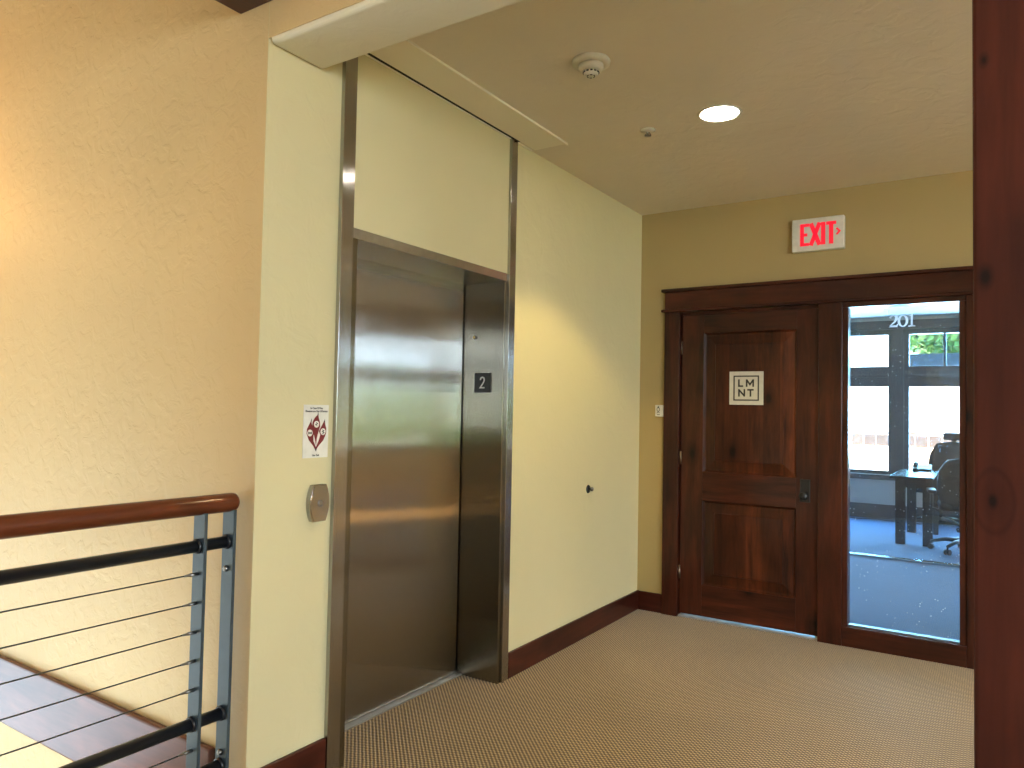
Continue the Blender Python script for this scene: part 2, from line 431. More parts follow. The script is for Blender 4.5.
def frame(O, U, Vv):
    U = Vector(U); Vv = Vector(Vv); return (Vector(O), U, Vv, U.cross(Vv))
def text_mesh(b, body, size, fr, n, align='CENTER', u=0.0, v=0.0, bold=0.0, sx=1.0):
    cu = bpy.data.curves.new('txt', 'FONT'); cu.body = body; cu.size = size; cu.align_x = align; cu.extrude = 0.0004; cu.offset = bold
    o = bpy.data.objects.new('txt', cu); COL.objects.link(o)
    dg = bpy.context.evaluated_depsgraph_get(); dg.update()
    me = bpy.data.meshes.new_from_object(o.evaluated_get(dg))
    t = bmesh.new(); t.from_mesh(me)
    O, U, Vv, Nn = fr
    for vv in t.verts: vv.co = O + U*(u+vv.co.x*sx) + Vv*(v+vv.co.y) + Nn*(n+vv.co.z)
    b.merge(t); bpy.data.meshes.remove(me); bpy.data.objects.remove(o); bpy.data.curves.remove(cu)
    return b

# ------------------------------------------------------------------ the setting
H = 2.805         # hall ceiling
YB = 4.893        # wall with the office door
Y1 = 1.63         # wall beside the stairwell
# floors
struct(B().box(-0.03, 6.5, -4, Y1, -0.3, 0).box(0, 6.5, Y1, YB+0.02, -0.3, 0).box(-0.225, 0, 2.06, 3.14, -0.3, 0).done('floor', M_carpet, loc=(0, 0, 0)))
struct(B().box(-4, -0.03, -4, Y1, -3.2, -3.0).done('floor_stairwell', M_conc))
struct(box('floor_office', M_bluecarpet, (-1.5, 11, YB+0.02, 11.3, -0.3, 0)))
struct(box('trim_1', M_wood[1], (-0.05, -0.03, -4, Y1-0.001, -0.3, 0.0)))
# ceilings
struct(B().box(0, 6.5, 1.875, YB+0.1, H, H+0.2).done('ceiling', M_ceil, loc=(0, 0, H)))
struct(B().box(-4, 6.5, -4, 1.88, 5.4, 5.5).done('ceiling_atrium', M_ceil))
struct(box('ceiling_office', M_offwall, (-1.5, 11, YB+0.1, 11.3, 2.75, 3.0)))
# dropped beam between atrium and hall
struct(B().box(0, 6.5, Y1+0.004, 1.875, 2.648, 5.4, 0.016, 4).done('trim_2', M_soffit, loc=(0, Y1, 2.648)))
struct(B().box(0, 6.5, Y1, Y1+0.004, 2.668, 5.4).done('wall_beam', M_orange, loc=(0, Y1, 2.66)))
# elevator wall
struct(B().box(-0.13, 0, Y1+0.0005, 2.05, -0.0, 2.9).box(-0.13, 0, 3.145, YB+0.1, 0, 2.9).box(-0.13, 0, 2.05, 3.145, 2.07, 2.9).done('wall_left', M_cream, loc=(0, 0, 0)))
# wall beside the stairwell
struct(B().box(-4, -0.0005, Y1, 1.80, -3.2, 5.4, 0.004).done('wall_stairwell', M_orange, loc=(-2, Y1, 0)))
# wall with office door: openings for door and sidelight
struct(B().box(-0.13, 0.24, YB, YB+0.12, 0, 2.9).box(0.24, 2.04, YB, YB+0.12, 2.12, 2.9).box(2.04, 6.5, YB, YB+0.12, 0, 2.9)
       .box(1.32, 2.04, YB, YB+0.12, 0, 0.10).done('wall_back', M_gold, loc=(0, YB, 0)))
# far right, behind the camera and stairwell outer walls (with the windows that light the place)
def holed_wall(name, axis, at, th, a0, a1, z0, z1, holes, M):
    """wall on plane axis=at; holes: (a0,a1,z0,z1) sorted by a"""
    b = B(); cur = a0
    def add(p, q, r, s_):
        if q-p < 1e-4 or s_-r < 1e-4: return
        if axis == 'x': b.box(at, at+th, p, q, r, s_)
        else: b.box(p, q, at, at+th, r, s_)
    for (p, q, r, s_) in holes:
        add(cur, p, z0, z1); add(p, q, z0, r); add(p, q, s_, z1); cur = q
    add(cur, a1, z0, z1)
    return struct(b.done(name, M))
holed_wall('wall_right', 'x', 6.5, 0.15, -4, YB+0.1, -0.3, 5.4, [(-3.6, 0.2, 1.0, 2.8), (0.6, 2.55, 0.80, 2.43), (2.75, 4.7, 0.80, 2.43)], M_plainwall)
holed_wall('wall_front', 'y', -4.15, 0.15, -4, 6.5, -3.2, 5.4, [], M_plainwall)
holed_wall('wall_stair_outer', 'x', -4.15, 0.15, -4.15, 1.8, -3.2, 5.4, [(-0.8, 1.2, -1.8, 0.6)], M_orange)
holed_wall('wall_office_window', 'y', 11.19, 0.2, -1.5, 11, -0.3, 3.0,
           [(-0.70, 1.00, 0.60, 2.58), (1.10, 2.80, 0.60, 2.58), (2.95, 4.65, 0.60, 2.58), (4.80, 6.50, 0.60, 2.58), (6.65, 8.35, 0.60, 2.58), (8.50, 10.2, 0.60, 2.58)], M_offwall)
struct(box('wall_office_left', M_offwall, (-1.6, -1.5, YB+0.1, 11.3, -0.3, 3.0)))
struct(box('wall_office_right', M_offwall, (11, 11.1, YB+0.1, 11.3, -0.3, 3.0)))

# simple framed windows for the openings out of frame
def simple_window(name, axis, at, a0, a1, z0, z1, gm=None):
    r = struct(root(name, (at, (a0+a1)/2, z0) if axis == 'x' else ((a0+a1)/2, at, z0)))
    b = B()
    def add(p, q, c, d):
        b.box(at, at+0.07, p, q, c, d, 0.004)
    w = 0.06
    add(a0, a0+w, z0, z1); add(a1-w, a1, z0, z1); add(a0+w, a1-w, z0, z0+w); add(a0+w, a1-w, z1-w, z1)
    zt = z0+(z1-z0)*0.58
    add(a0+w, a1-w, zt, zt+0.2)
    b.done('frame', M_offtrim, r)
    B().box(at+0.03, at+0.036, a0+w, a1-w, z0+w, z1-w).done('pane', gm or M_glass, r)
    return r
simple_window('window_4', 'x', 6.53, 0.6, 2.55, 0.80, 2.43)
simple_window('window_5', 'x', 6.53, 2.75, 4.7, 0.80, 2.43)
simple_window('window_7', 'x', 6.53, -3.6, 0.2, 1.0, 2.8)  # unseen opening added for the side fill light
simple_window('window_6', 'x', -4.12, -0.8, 1.2, -1.8, 0.6, glass('tinted_glass', 0, (0.70, 0.70, 0.70)))

# baseboards
struct(B().box(0, 0.016, 3.217, YB, 0, 0.132, 0.004).done('baseboard_left', M_base[1], loc=(0, 4, 0)))
struct(B().box(0, 0.016, Y1, 1.973, 0, 0.147, 0.004).done('baseboard_corner', M_base[1], loc=(0, 1.8, 0)))
struct(B().box(0.016, 0.192, YB-0.016, YB, 0, 0.130, 0.004).done('baseboard_back', M_base[0], loc=(0, YB, 0)))
# glossy stained band board on the stairwell wall
struct(B().box(-3.99, -0.16, Y1-0.026, Y1, -0.10, 0.196, 0.012, 3).done('trim_3', M_skirt, loc=(-2, Y1, 0)))

# ------------------------------------------------------------------ elevator
DX = -0.25
e = tag(root('elevator_frame', (0, 2.6, 0)), 'brushed steel elevator door frame set in the cream wall', 'elevator frame')
B().box(-0.42, 0.008, 2.045, 2.075, 0, 2.05, 0.002).done('jamb', M_steel_x, e)
B().box(-0.42, 0.008, 3.125, 3.150, 0, 2.05, 0.002).done('jamb', M_steel_x, e)
B().box(-0.42, 0.010, 2.045, 3.150, 2.05, 2.092, 0.002).done('header', M_steel_h, e)
B().box(DX-0.06, DX+0.035, 2.075, 3.125, -0.02, 0.006, 0.001).done('sill', M_sill, e)
k = B().box(-0.210, -0.130, 3.1225, 3.1252, 1.70, 1.81, 0.001).done('switch_plate', M_steel_x, e)
B().lathe([(0.011, 0), (0.011, 0.005), (0.008, 0.007)], (-0.175, 3.1226, 1.765), (0, -1, 0), 20).done('key_switch', M_black, k)
B().lathe([(0.0065, 0), (0.0055, 0.002)], (-0.175, 3.1157, 1.765), (0, -1, 0), 16).done('key_core', plain('brass', (0.5, 0.38, 0.15), 0.35, 1.0), k)
d = tag(B().box(DX-0.035, DX, 2.06, 3.117, 0.008, 2.075, 0.002).done('elevator_door', M_steel_y), 'wide brushed stainless steel sliding elevator door panel', 'elevator door')
# door gap and dark shaft behind
struct(box('wall_shaft', M_gap, (-0.45, -0.42, 1.9, 3.3, -0.2, 2.3)))
pl = tag(root('floor_number_plate', (-0.118, 3.12, 1.526)), 'black floor number plate reading 2 on the steel elevator jamb', 'number plate')
fr = frame((-0.118, 3.125, 1.526), (1, 0, 0), (0, 0, 1))
B().box(-0.169, -0.067, 3.119, 3.1252, 1.475, 1.577, 0.001).done('plate', M_black, pl)
b2 = B()
two = [(-0.013, 0.014), (-0.010, 0.024), (0, 0.029), (0.010, 0.024), (0.0125, 0.013), (0.007, 0.001), (-0.004, -0.014), (-0.013, -0.026), (0.0145, -0.026)]
b2.ribbon(two, 0.0075, fr, 0.006, 0.0072).done('numeral', plain('pale_ink', (0.7, 0.7, 0.68), 0.5), pl)
# smoke curtain rails and ceiling cover
sc = tag(root('smoke_curtain_housing', (0, 2.6, 0)), 'steel guide rails and ceiling cover framing the elevator opening full height', 'smoke curtain')
for (a, c) in ((1.975, 2.045), (3.150, 3.215)):
    rl = B().box(0.0, 0.020, a, a+0.018, 0.0, H, 0.0015).box(0.0, 0.014, a+0.021, c, 0.0, H, 0.0015).done('guide_rail', M_steel_t, sc)
B().box(0.0, 0.006, 1.990, 2.000, 0.0, H-0.002).box(0, 0.006, 3.165, 3.175, 0, H-0.002).done('rail_slot', M_gap, sc)
B().box(0.030, 0.218, 1.88, 3.36, H-0.005, H+0.01, 0.001).done('ceiling_cover', M_cover, sc)
B().box(0.218, 0.230, 1.88, 3.37, H-0.010, H+0.01, 0.002).box(0.0, 0.012, 1.88, 3.36, H-0.006, H+0.01, 0.001).done('cover_edge', M_cover, sc)
B().box(0.012, 0.030, 1.88, 3.215, H-0.0025, H+0.01).done('curtain_slot', M_gap, sc)
tag(B().box(0.0, 0.005, 2.045, 3.150, 2.092, H-0.006, 0.001).done('transom_panel', M_panel), 'smooth cream painted panel above the elevator doorway', 'panel')

# call button station
cb = tag(root('call_button_station', (0, 1.903, 1.03)), 'small brushed steel elevator call button plate with bowed sides', 'call button')
fr = frame((0, 1.903, 1.030), (0, 1, 0), (0, 0, 1))
def bowed(w, h, bow, n=8):
    pts = []
    for i in range(n+1):
        t = -1+2*i/n; pts.append((w/2+bow*(1-t*t), t*h/2))
    for i in range(n+1):
        t = 1-2*i/n; pts.append((-w/2-bow*(1-t*t), t*h/2))
    return pts
B().prism(bowed(0.060, 0.134, 0.017), fr, 0, 0.016).done('back_box', M_steel_t, cb)
fp = B().prism(bowed(0.062, 0.136, 0.017), fr, 0.016, 0.021).prism(bowed(0.053, 0.127, 0.0165), fr, 0.021, 0.0235).done('face_plate', M_steel_t, cb)
B().lathe([(0.0105, 0), (0.0105, 0.004), (0.008, 0.006)], (0.0235, 1.903, 1.030), (1, 0, 0), 24).done('button', M_fit, cb)

# fire notice
fs = tag(root('fire_notice', (0, 1.892, 1.295)), 'white notice with dark red flames on cream wall above call button', 'sign')
fr = frame((0, 1.892, 1.295), (0, 1, 0), (0, 0, 1))
B().box(0, 0.003, 1.832, 1.952, 1.197, 1.393, 0.0006).done('board', M_signwhite, fs)
def flame(cx, cy, pts): return [(cx+x, cy+y) for x, y in pts]
mid = [(0.001, -0.052), (-0.004, -0.03), (-0.012, -0.008), (-0.019, 0.014), (-0.018, 0.034), (-0.008, 0.050), (0.004, 0.060), (0.008, 0.068),
       (0.010, 0.052), (0.017, 0.034), (0.019, 0.018), (0.012, 0.0), (0.004, -0.024)]
lf = [(0.0, -0.072), (-0.012, -0.054), (-0.034, -0.032), (-0.045, -0.008), (-0.044, 0.008), (-0.036, 0.022), (-0.027, 0.036), (-0.024, 0.044),
      (-0.023, 0.030), (-0.016, 0.014), (-0.010, -0.002), (-0.013, -0.020), (-0.012, -0.036), (-0.004, -0.05), (0.001, -0.06)]
rg = [(0.0, -0.072), (0.012, -0.056), (0.036, -0.034), (0.049, -0.008), (0.049, 0.010), (0.044, 0.024), (0.040, 0.042),
      (0.032, 0.028), (0.022, 0.014), (0.014, 0.0), (0.021, -0.014), (0.014, -0.034), (0.006, -0.05), (0.0, -0.06)]
rb = B()
for p in (mid, lf, rg): rb.prism(flame(0, 0, p), fr, 0.003, 0.0038)
rb.done('flames', M_red, fs)
wb = B()
for (cx, cy) in ((0.0005, 0.026), (-0.030, -0.006), (0.033, -0.002)):
    wb.prism([(cx+0.0125*math.cos(a*math.pi/12), cy+0.0125*math.sin(a*math.pi/12)) for a in range(24)], fr, 0.0038, 0.0044)
wb.done('discs', M_signwhite, fs)
ib = B()
for (cx, cy, strokes) in (
        (0.0005, 0.026, [[(-.002, .008), (.003, .003), (-.003, -.001), (.003, -.006)], [(-.006, -.003), (-.002, .002)], [(.003, .003), (.007, 0)]]),
        (-0.030, -0.006, [[(-.009, .004), (.009, -.004)], [(-.009, -.004), (.009, .004)], [(-.008, 0), (.008, 0)]]),
        (0.033, -0.002, [[(-.005, .007), (.005, .004), (-.005, 0), (.006, -.004), (-.004, -.008)], [(.001, .005), (.001, -.006)]])):
    gb = B()
    for st in strokes: gb.ribbon([(cx+x, cy+y) for x, y in st], 0.0024, fr, 0.0044, 0.0048)
    gb.done('pictogram', M_ink, fs)
for p in ((0.007, 0.066), (-0.0245, 0.043), (0.0395, 0.040), (0.0005, -0.066)):
    s_ = 1 if p[1] > 0 else -1
    B().prism([(p[0]-0.0022, p[1]-0.006), (p[0]+0.0022, p[1]-0.006), (p[0]+0.0006, p[1]+0.004), (p[0]-0.0006, p[1]+0.004)], fr, 0.0039, 0.0043).done('flame_tip', M_ink, fs)
ib.prism([(-0.005, -0.062), (0.001, -0.076), (0.006, -0.062), (0.001, -0.068)], fr, 0.0039, 0.0044)
ib.done('flame_root', M_ink, fs)
text_mesh(B(), 'In Case Of Fire', 0.0105, fr, 0.0036, v=0.082, bold=0.0002, sx=0.92).done('heading', M_ink, fs)
text_mesh(B(), 'Elevators are Out Of Service', 0.0105, fr, 0.0036, v=0.071, bold=0.0002, sx=0.86).done('heading', M_ink, fs)
text_mesh(B(), 'Use Exit', 0.010, fr, 0.0036, v=-0.092, bold=0.0002).done('footer', M_ink, fs)

# little round wall fitting
wf = tag(root('wall_stop', (0, 4.109, 0.904)), 'small dark round wall fitting with metal knob on cream wall', 'wall fitting')
B().lathe([(0.026, 0), (0.026, 0.002), (0.023, 0.006), (0.015, 0.007)], (0, 4.109, 0.904), (1, 0, 0), 28).done('rosette', M_black, wf)
B().lathe([(0.009, 0), (0.009, 0.012), (0.013, 0.016), (0.014, 0.022), (0.010, 0.028), (0, 0.030)], (0.006, 4.112, 0.905), (1, 0, 0), 20).done('knob', M_fit, wf)

# ------------------------------------------------------------------ office door, casing and sidelight
CF = YB-0.030     # casing face
t = struct(root('trim_4', (1.1, YB, 0)), 'dark stained door casing and cap')
B().box(0.192, 0.302, CF, YB+0.02, 0, 2.088, 0.003).done('side_casing', M_wood[2], t)
B().box(1.203, 1.340, CF, YB+0.10, 0, 2.088, 0.003).done('mullion', M_wood[2], t)
B().box(1.985, 2.10, CF, YB+0.10, 0, 2.088, 0.003).done('side_casing', M_wood[2], t)
B().box(0.192, 2.10, CF, YB+0.12, 2.106, 2.228, 0.003).done('head_casing', M_wood[0], t)
B().box(0.170, 2.13, CF-0.016, YB+0.02, 2.088, 2.106, 0.005, 3).done('bead', M_wood[0], t)
B().box(0.172, 2.13, CF-0.022, YB+0.02, 2.228, 2.248, 0.004, 3).done('cap', M_wood[0], t)
B().box(0.29, 0.306, YB+0.02, YB+0.12, 0, 2.08).done('jamb', M_wood[2], t)
B().box(0.29, 1.21, YB+0.02, YB+0.12, 2.066, 2.10).done('jamb', M_wood[0], t)
B().box(0.306, 0.330, YB+0.052, YB+0.12, 0.01, 2.066).box(1.180, 1.203, YB+0.052, YB+0.12, 0.01, 2.066).box(0.330, 1.180, YB+0.052, YB+0.12, 2.040, 2.066).done('door_stop', M_wood[2], t)
struct(box('trim_5', plain('dull_threshold', (0.42, 0.43, 0.44), 0.6, 0.6), (0.306, 1.203, YB-0.014, YB+0.09, 0, 0.013), 0.003))

YD = YB+0.006     # door face
dr = struct(root('door_1', (0.755, YD, 0)), 'dark knotty two panel office door')
D0, D1, Z0, Z1 = 0.309, 1.200, 0.022, 2.063
SX0, SX1 = 0.462, 1.066
T = 0.044
B().box(D0, SX0, YD, YD+T, Z0, Z1, 0.0015).done('stile', M_wood[2], dr)
B().box(SX1, D1, YD, YD+T, Z0, Z1, 0.0015).done('stile', M_wood[2], dr)
B().box(SX0, SX1, YD, YD+T, 1.936, Z1, 0.0015).done('rail', M_wood[0], dr)
B().box(SX0, SX1, YD, YD+T, 0.800, 0.992, 0.0015).done('rail', M_wood[0], dr)
B().box(SX0, SX1, YD, YD+T, Z0, 0.232, 0.0015).done('rail', M_wood[0], dr)
def raised(x0, x1, z0, z1):
    b = B(); bm = b.bm
    def ring(i, y): return [bm.verts.new((x, y, z)) for x, z in ((x0+i, z0+i), (x1-i, z0+i), (x1-i, z1-i), (x0+i, z1-i))]
    rs = [ring(0, YD+0.0035), ring(0.010, YD+0.017), ring(0.016, YD+0.019), ring(0.078, YD+0.009), ring(0.081, YD+0.0055)]
    for a, c in zip(rs, rs[1:]):
        for k in range(4): bm.faces.new((a[k], a[(k+1) % 4], c[(k+1) % 4], c[k]))
    bm.faces.new(rs[-1])
    bk = ring(0, YD+T-0.004); 
    for k in range(4): bm.faces.new((rs[0][k], bk[k], bk[(k+1) % 4], rs[0][(k+1) % 4]))
    bm.faces.new(bk[::-1])
    return b
raised(SX0, SX1, 0.992, 1.936).done('raised_panel', M_woodpanel, dr)
raised(SX0, SX1, 0.232, 0.800).done('raised_panel', M_woodpanel, dr)
hd = B().box(1.092, 1.152, YD-0.010, YD, 0.842, 0.986, 0.003).done('handle_plate', M_black, dr)
B().lathe([(0.012, 0), (0.012, 0.024), (0.024, 0.032), (0.027, 0.044), (0.022, 0.054), (0, 0.057)], (1.122, YD-0.010, 0.885), (0, -1, 0), 24).done('knob', M_black, hd)
for z in (0.30, 1.08, 1.84):
    B().tube([(0.307, YD-0.004, z-0.045), (0.307, YD-0.004, z+0.045)], 0.0065, 12).done('hinge', plain('hinge_bronze', (0.25, 0.19, 0.14), 0.35, 0.9), dr)

# door sign
ds = tag(root('door_sign', (0.75, YD, 1.56)), 'square pale sign reading LMNT in a black border on the door', 'sign')
fr = frame((0.750, YD, 1.560), (1, 0, 0), (0, 0, 1))
B().box(0.640, 0.860, YD-0.003, YD+0.006, 1.450, 1.670, 0.0008).done('board', M_signgrey, ds)
lb = B()
h = 0.079
lb.ribbon([(-h, -h), (h, -h), (h, h), (-h, h)], 0.0085, fr, 0.003, 0.0042, closed=True).done('border', M_ink, ds)
def letter(pl, ox, oy, s):
    lb = B()
    for p in pl: lb.ribbon([(ox+x*s, oy+y*s) for x, y in p], 0.0105, fr, 0.003, 0.0042)
    lb.done('letter', M_ink, ds)
s_ = 0.047
letter([[(0.08, 1.05), (0.08, 0.1)], [(-0.03, 0.1), (0.68, 0.1)]], -0.051, 0.0085, s_)
letter([[(0.1, 0), (0.1, 1.05)], [(0.1, 0.98), (0.55, 0.32), (1.0, 0.98)], [(1.0, 1.05), (1.0, 0)]], -0.001, 0.0085, s_)
letter([[(0.1, 0), (0.1, 1.05)], [(0.1, 0.95), (0.85, 0.1)], [(0.85, 0), (0.85, 1.05)]], -0.051, -0.056, s_)
letter([[(0.0, 0.95), (0.88, 0.95)], [(0.44, 0.95), (0.44, 0)]], 0.008, -0.056, s_)

# sidelight
w1 = struct(root('window_1', (1.66, YB, 0)), 'tall office sidelight window with number')
B().box(1.340, 1.985, CF+0.002, YB+0.08, 0.0, 0.118, 0.003).done('bottom_rail', M_wood[0], w1)
B().box(1.340, 1.985, CF+0.006, YB+0.08, 2.056, 2.088, 0.003).done('top_rail', M_wood[0], w1)
B().box(1.340, 1.372, YB-0.018, YB+0.07, 0.118, 2.056, 0.002).done('glazing_stop', M_wood[2], w1)
B().box(1.952, 1.985, YB-0.018, YB+0.07, 0.118, 2.056, 0.002).done('glazing_stop', M_wood[2], w1)
B().box(1.372, 1.952, YB+0.004, YB+0.05, 0.118, 0.127, 0.002).done('glazing_stop', M_stopmetal, w1)
B().box(1.370, 1.954, YB+0.024, YB+0.030, 0.125, 2.058).done('glass_pane', M_glassdirty, w1)
fr = frame((1.6585, YB+0.024, 1.963), (1, 0, 0), (0, 0, 1))
nb = B()
# two
nb.ribbon([(-0.063, 0.018), (-0.058, 0.028), (-0.044, 0.034), (-0.030, 0.028), (-0.027, 0.014), (-0.038, -0.006), (-0.064, -0.030)],
          [0.011, 0.010, 0.008, 0.013, 0.016, 0.010, 0.006], fr, 0.001, 0.002)
nb.prism([(-0.068, -0.037), (-0.024, -0.037), (-0.018, -0.018), (-0.023, -0.018), (-0.030, -0.026), (-0.060, -0.026)], fr, 0.001, 0.002)
# zero
zp = []
zw = []
for i in range(28):
    a = 2*math.pi*i/28; zp.append((0.006+0.0215*math.cos(a), -0.001+0.0325*math.sin(a))); zw.append(0.0055+0.0085*abs(math.cos(a)))
nb.ribbon(zp, zw, fr, 0.001, 0.002, closed=True)
# one
nb.prism([(0.047, -0.037), (0.058, -0.037), (0.058, 0.038), (0.054, 0.038), (0.037, 0.030), (0.037, 0.026), (0.047, 0.027)], fr, 0.001, 0.002)
nb.prism([(0.034, -0.037), (0.071, -0.037), (0.071, -0.032), (0.060, -0.029), (0.045, -0.029), (0.034, -0.032)], fr, 0.001, 0.0021)
def vinyl():
    M = bpy.data.materials.new('white_vinyl'); M.use_nodes = True; nt = M.node_tree
    b = nt.nodes['Principled BSDF']; setin(b, Base_Color=(0.9, 0.92, 0.93, 1))
    t_ = N(nt, 'ShaderNodeBsdfTranslucent'); t_.inputs['Color'].default_value = (0.98, 0.99, 1, 1)
    mx = N(nt, 'ShaderNodeMixShader'); mx.inputs[0].default_value = 0.85
    nt.links.new(b.outputs[0], mx.inputs[1]); nt.links.new(t_.outputs[0], mx.inputs[2]); nt.links.new(mx.outputs[0], nt.nodes['Material Output'].inputs['Surface'])
    return M
nb.done('numerals', vinyl(), w1)

sm = B()
for (cx, cz, rr, sd_) in ((1.698, 1.655, 0.026, 1), (1.872, 1.675, 0.030, 5)):
    rnd = random.Random(sd_)
    sm.prism([(cx-1.6585+rr*rnd.uniform(0.55, 1.15)*math.cos(a*math.pi/9), cz-1.963+0.7*rr*rnd.uniform(0.5, 1.1)*math.sin(a*math.pi/9)) for a in range(18)], fr, 0.0008, 0.0014)
sm.done('smudges', glass('smudge_film', 1.0), w1)

# exit sign
ex = tag(root('exit_sign', (1.197, YB, 2.42)), 'pale exit sign with red glowing letters above the office door', 'exit sign')
fr = frame((1.197, YB-0.045, 2.524), (1, 0, 0), (0, 0, 1))
B().box(1.043, 1.351, YB-0.045, YB, 2.421, 2.627, 0.006, 3).done('housing', M_white, ex)
xb = B(); sw = 0.025; y0, y1_ = -0.070, 0.070
def bar(pts, w=sw): xb.ribbon(pts, w, fr, 0.0002, 0.0007)
bar([(-0.092, y0), (-0.092, y1_)], 0.023)
for v in (y0+0.009, 0.0, y1_-0.009): bar([(-0.102, v), (-0.050 if v else -0.060, v)], 0.019)
bar([(-0.040, y1_), (0.012, y0)]); bar([(0.012, y1_), (-0.040, y0)])
bar([(0.033, y0), (0.033, y1_)])
bar([(0.050, y1_-0.010), (0.108, y1_-0.010)], 0.020); bar([(0.079, y0), (0.079, y1_)])
bar([(0.110, 0.024), (0.128, 0.004), (0.110, -0.016)], 0.011)
xb.done('letters', M_exit, ex)

# small white box by the casing
sb = tag(root('wall_badge', (0.154, YB, 1.357)), 'tiny white wall box with a dark ribbon symbol left of the door casing', 'wall box')
B().box(0.126, 0.186, YB-0.024, YB, 1.360, 1.440, 0.005, 3).done('case', M_white, sb)
fr = frame((0.151, YB-0.024, 1.402), (1, 0, 0), (0, 0, 1))
yb_ = B()
yb_.prism([(0.006*math.cos(a*math.pi/6), 0.024+0.006*math.sin(a*math.pi/6)) for a in range(12)], fr, 0, 0.001)
yb_.ribbon([(-0.010, -0.018), (0.010, 0.002), (0.009, 0.015), (0, 0.020), (-0.009, 0.015), (-0.010, 0.002), (0.010, -0.018)], 0.0035, fr, 0, 0.001)
yb_.ribbon([(-0.008, -0.029), (0.012, -0.029)], 0.004, fr, 0, 0.001)
yb_.done('symbol', M_ink, sb)

# ------------------------------------------------------------------ ceiling things
sd = tag(root('smoke_detector', (0.752, 2.610, H)), 'round white smoke detector on the hall ceiling', 'smoke detector')
c0 = (0.752, 2.610, H)
B().lathe([(0.076, 0), (0.078, 0.004), (0.076, 0.014), (0.060, 0.018)], c0, (0, 0, -1), 40).done('base', M_white, sd)
B().lathe([(0.050, 0.017), (0.050, 0.030), (0.046, 0.038), (0.036, 0.042)], c0, (0, 0, -1), 36).done('body', M_white, sd)
hdv = B().lathe([(0.031, 0.041), (0.030, 0.056), (0.024, 0.062), (0, 0.063)], c0, (0, 0, -1), 32).done('sensor_head', M_white, sd)
vb = B()
for k in range(12):
    a = 2*math.pi*k/12
    p = Vector((c0[0]+0.0308*math.cos(a), c0[1]+0.0308*math.sin(a), H-0.0495)); q = Vector((-math.sin(a), math.cos(a), 0))*0.0048
    vb.tube([p-q, p+q], 0.0030, 6)
for k in range(6):
    a = 2*math.pi*k/6
    p = Vector((c0[0]+0.015*math.cos(a), c0[1]+0.015*math.sin(a), H-0.0632)); q = Vector((-math.sin(a), math.cos(a), 0))*0.005
    vb.tube([p-q, p+q], 0.0018, 6)
vb.done('vents', M_gap, hdv)
sp = tag(root('fire_sprinkler', (0.664, 3.408, H)), 'small pale ceiling sprinkler head near the recessed light', 'sprinkler')
c0 = (0.664, 3.408, H)
B().lathe([(0.038, 0), (0.037, 0.004), (0.020, 0.012), (0.012, 0.013)], c0, (0, 0, -1), 28).done('escutcheon', M_white, sp)
B().lathe([(0.010, 0.012), (0.010, 0.016), (0.005, 0.018), (0.004, 0.028)], c0, (0, 0, -1), 16).tube([(0.654, 3.408, H-0.02), (0.648, 3.408, H-0.024), (0.660, 3.408, H-0.030)], 0.0028, 8).tube([(0.674, 3.408, H-0.02), (0.680, 3.408, H-0.024), (0.668, 3.408, H-0.030)], 0.0028, 8).done('nozzle', M_fit, sp)
B().lathe([(0.005, 0.028), (0.017, 0.029), (0.017, 0.0305), (0, 0.031)], c0, (0, 0, -1), 24).done('deflector', M_fit, sp)
dl = tag(root('recessed_downlight', (1.034, 3.385, H)), 'round lit recessed ceiling light', 'ceiling light')
c0 = (1.034, 3.385, H)
b = B()
b.lathe([(0.088, 0.0), (0.092, 0.005), (0.100, 0.005), (0.103, 0.0)], c0, (0, 0, -1), 48)
b.done('trim_ring', M_white, dl)
B().lathe([(0.0, 0.0025), (0.087, 0.0025)], c0, (0, 0, -1), 48).done('lens', M_lamp, dl)
sl = lamp('downlight_or_fill', 'SPOT', (1.034, 3.385, H-0.02), 74, (1.0, 0.76, 0.30), aim=(0, 0, -1))
sl.data.spot_size = math.radians(112); sl.data.spot_blend = 0.22; sl.data.shadow_soft_size = 0.06

# ------------------------------------------------------------------ timber
tag(B().box(2.079, 2.40, 1.44, 1.74, 0, 2.648, 0.006).done('timber_post', M_post), 'dark stained knotty square timber post at the right edge', 'post')
tag(B().box(-0.159, 0.16, -4, Y1, 2.793, 3.10, 0.006).done('timber_beam', M_wood[1]), 'dark stained timber beam end over the stair railing', 'beam')

# ------------------------------------------------------------------ railing
RX = -0.08
rg = tag(root('stair_railing', (RX, 0.3, 0)), 'railing with round wood handrail, black bars and steel cables beside the stairwell', 'railing')
Y0 = -3.2
prof = [(Y0, 0.032), (1.598, 0.032), (1.608, 0.030), (1.614, 0.024), (1.616, 0.010)]
B().tube([(RX, y, 1.054) for y, r in prof], [r for y, r in prof], 28).done('handrail', M_rail, rg)
posts = [1.588, 1.478, -0.35, -1.9]
for y in posts:
    p = B().box(RX-0.030, RX+0.030, y, y+0.012, -0.22, 1.03, 0.0015).done('post', M_barsteel, rg)
    for z in ((0.83, 0.215) if y == posts[0] else ()):
        B().lathe([(0.011, 0), (0.011, 0.006), (0.007, 0.012), (0.006, 0.012)], (RX, y, z), (0, -1, 0), 6).done('bolt', M_fit, p)
for z in (0.921, 0.345, 0.172):
    tb = B().tube([(RX, Y0, z), (RX, 1.600, z)], 0.020, 20)
    for y in posts[:2]: tb.lathe([(0.021, 0.0), (0.025, 0.001), (0.025, 0.010), (0.021, 0.012)], (RX, y-0.012, z), (0, 1, 0), 20)
    tb.done('bar', M_tube, rg)
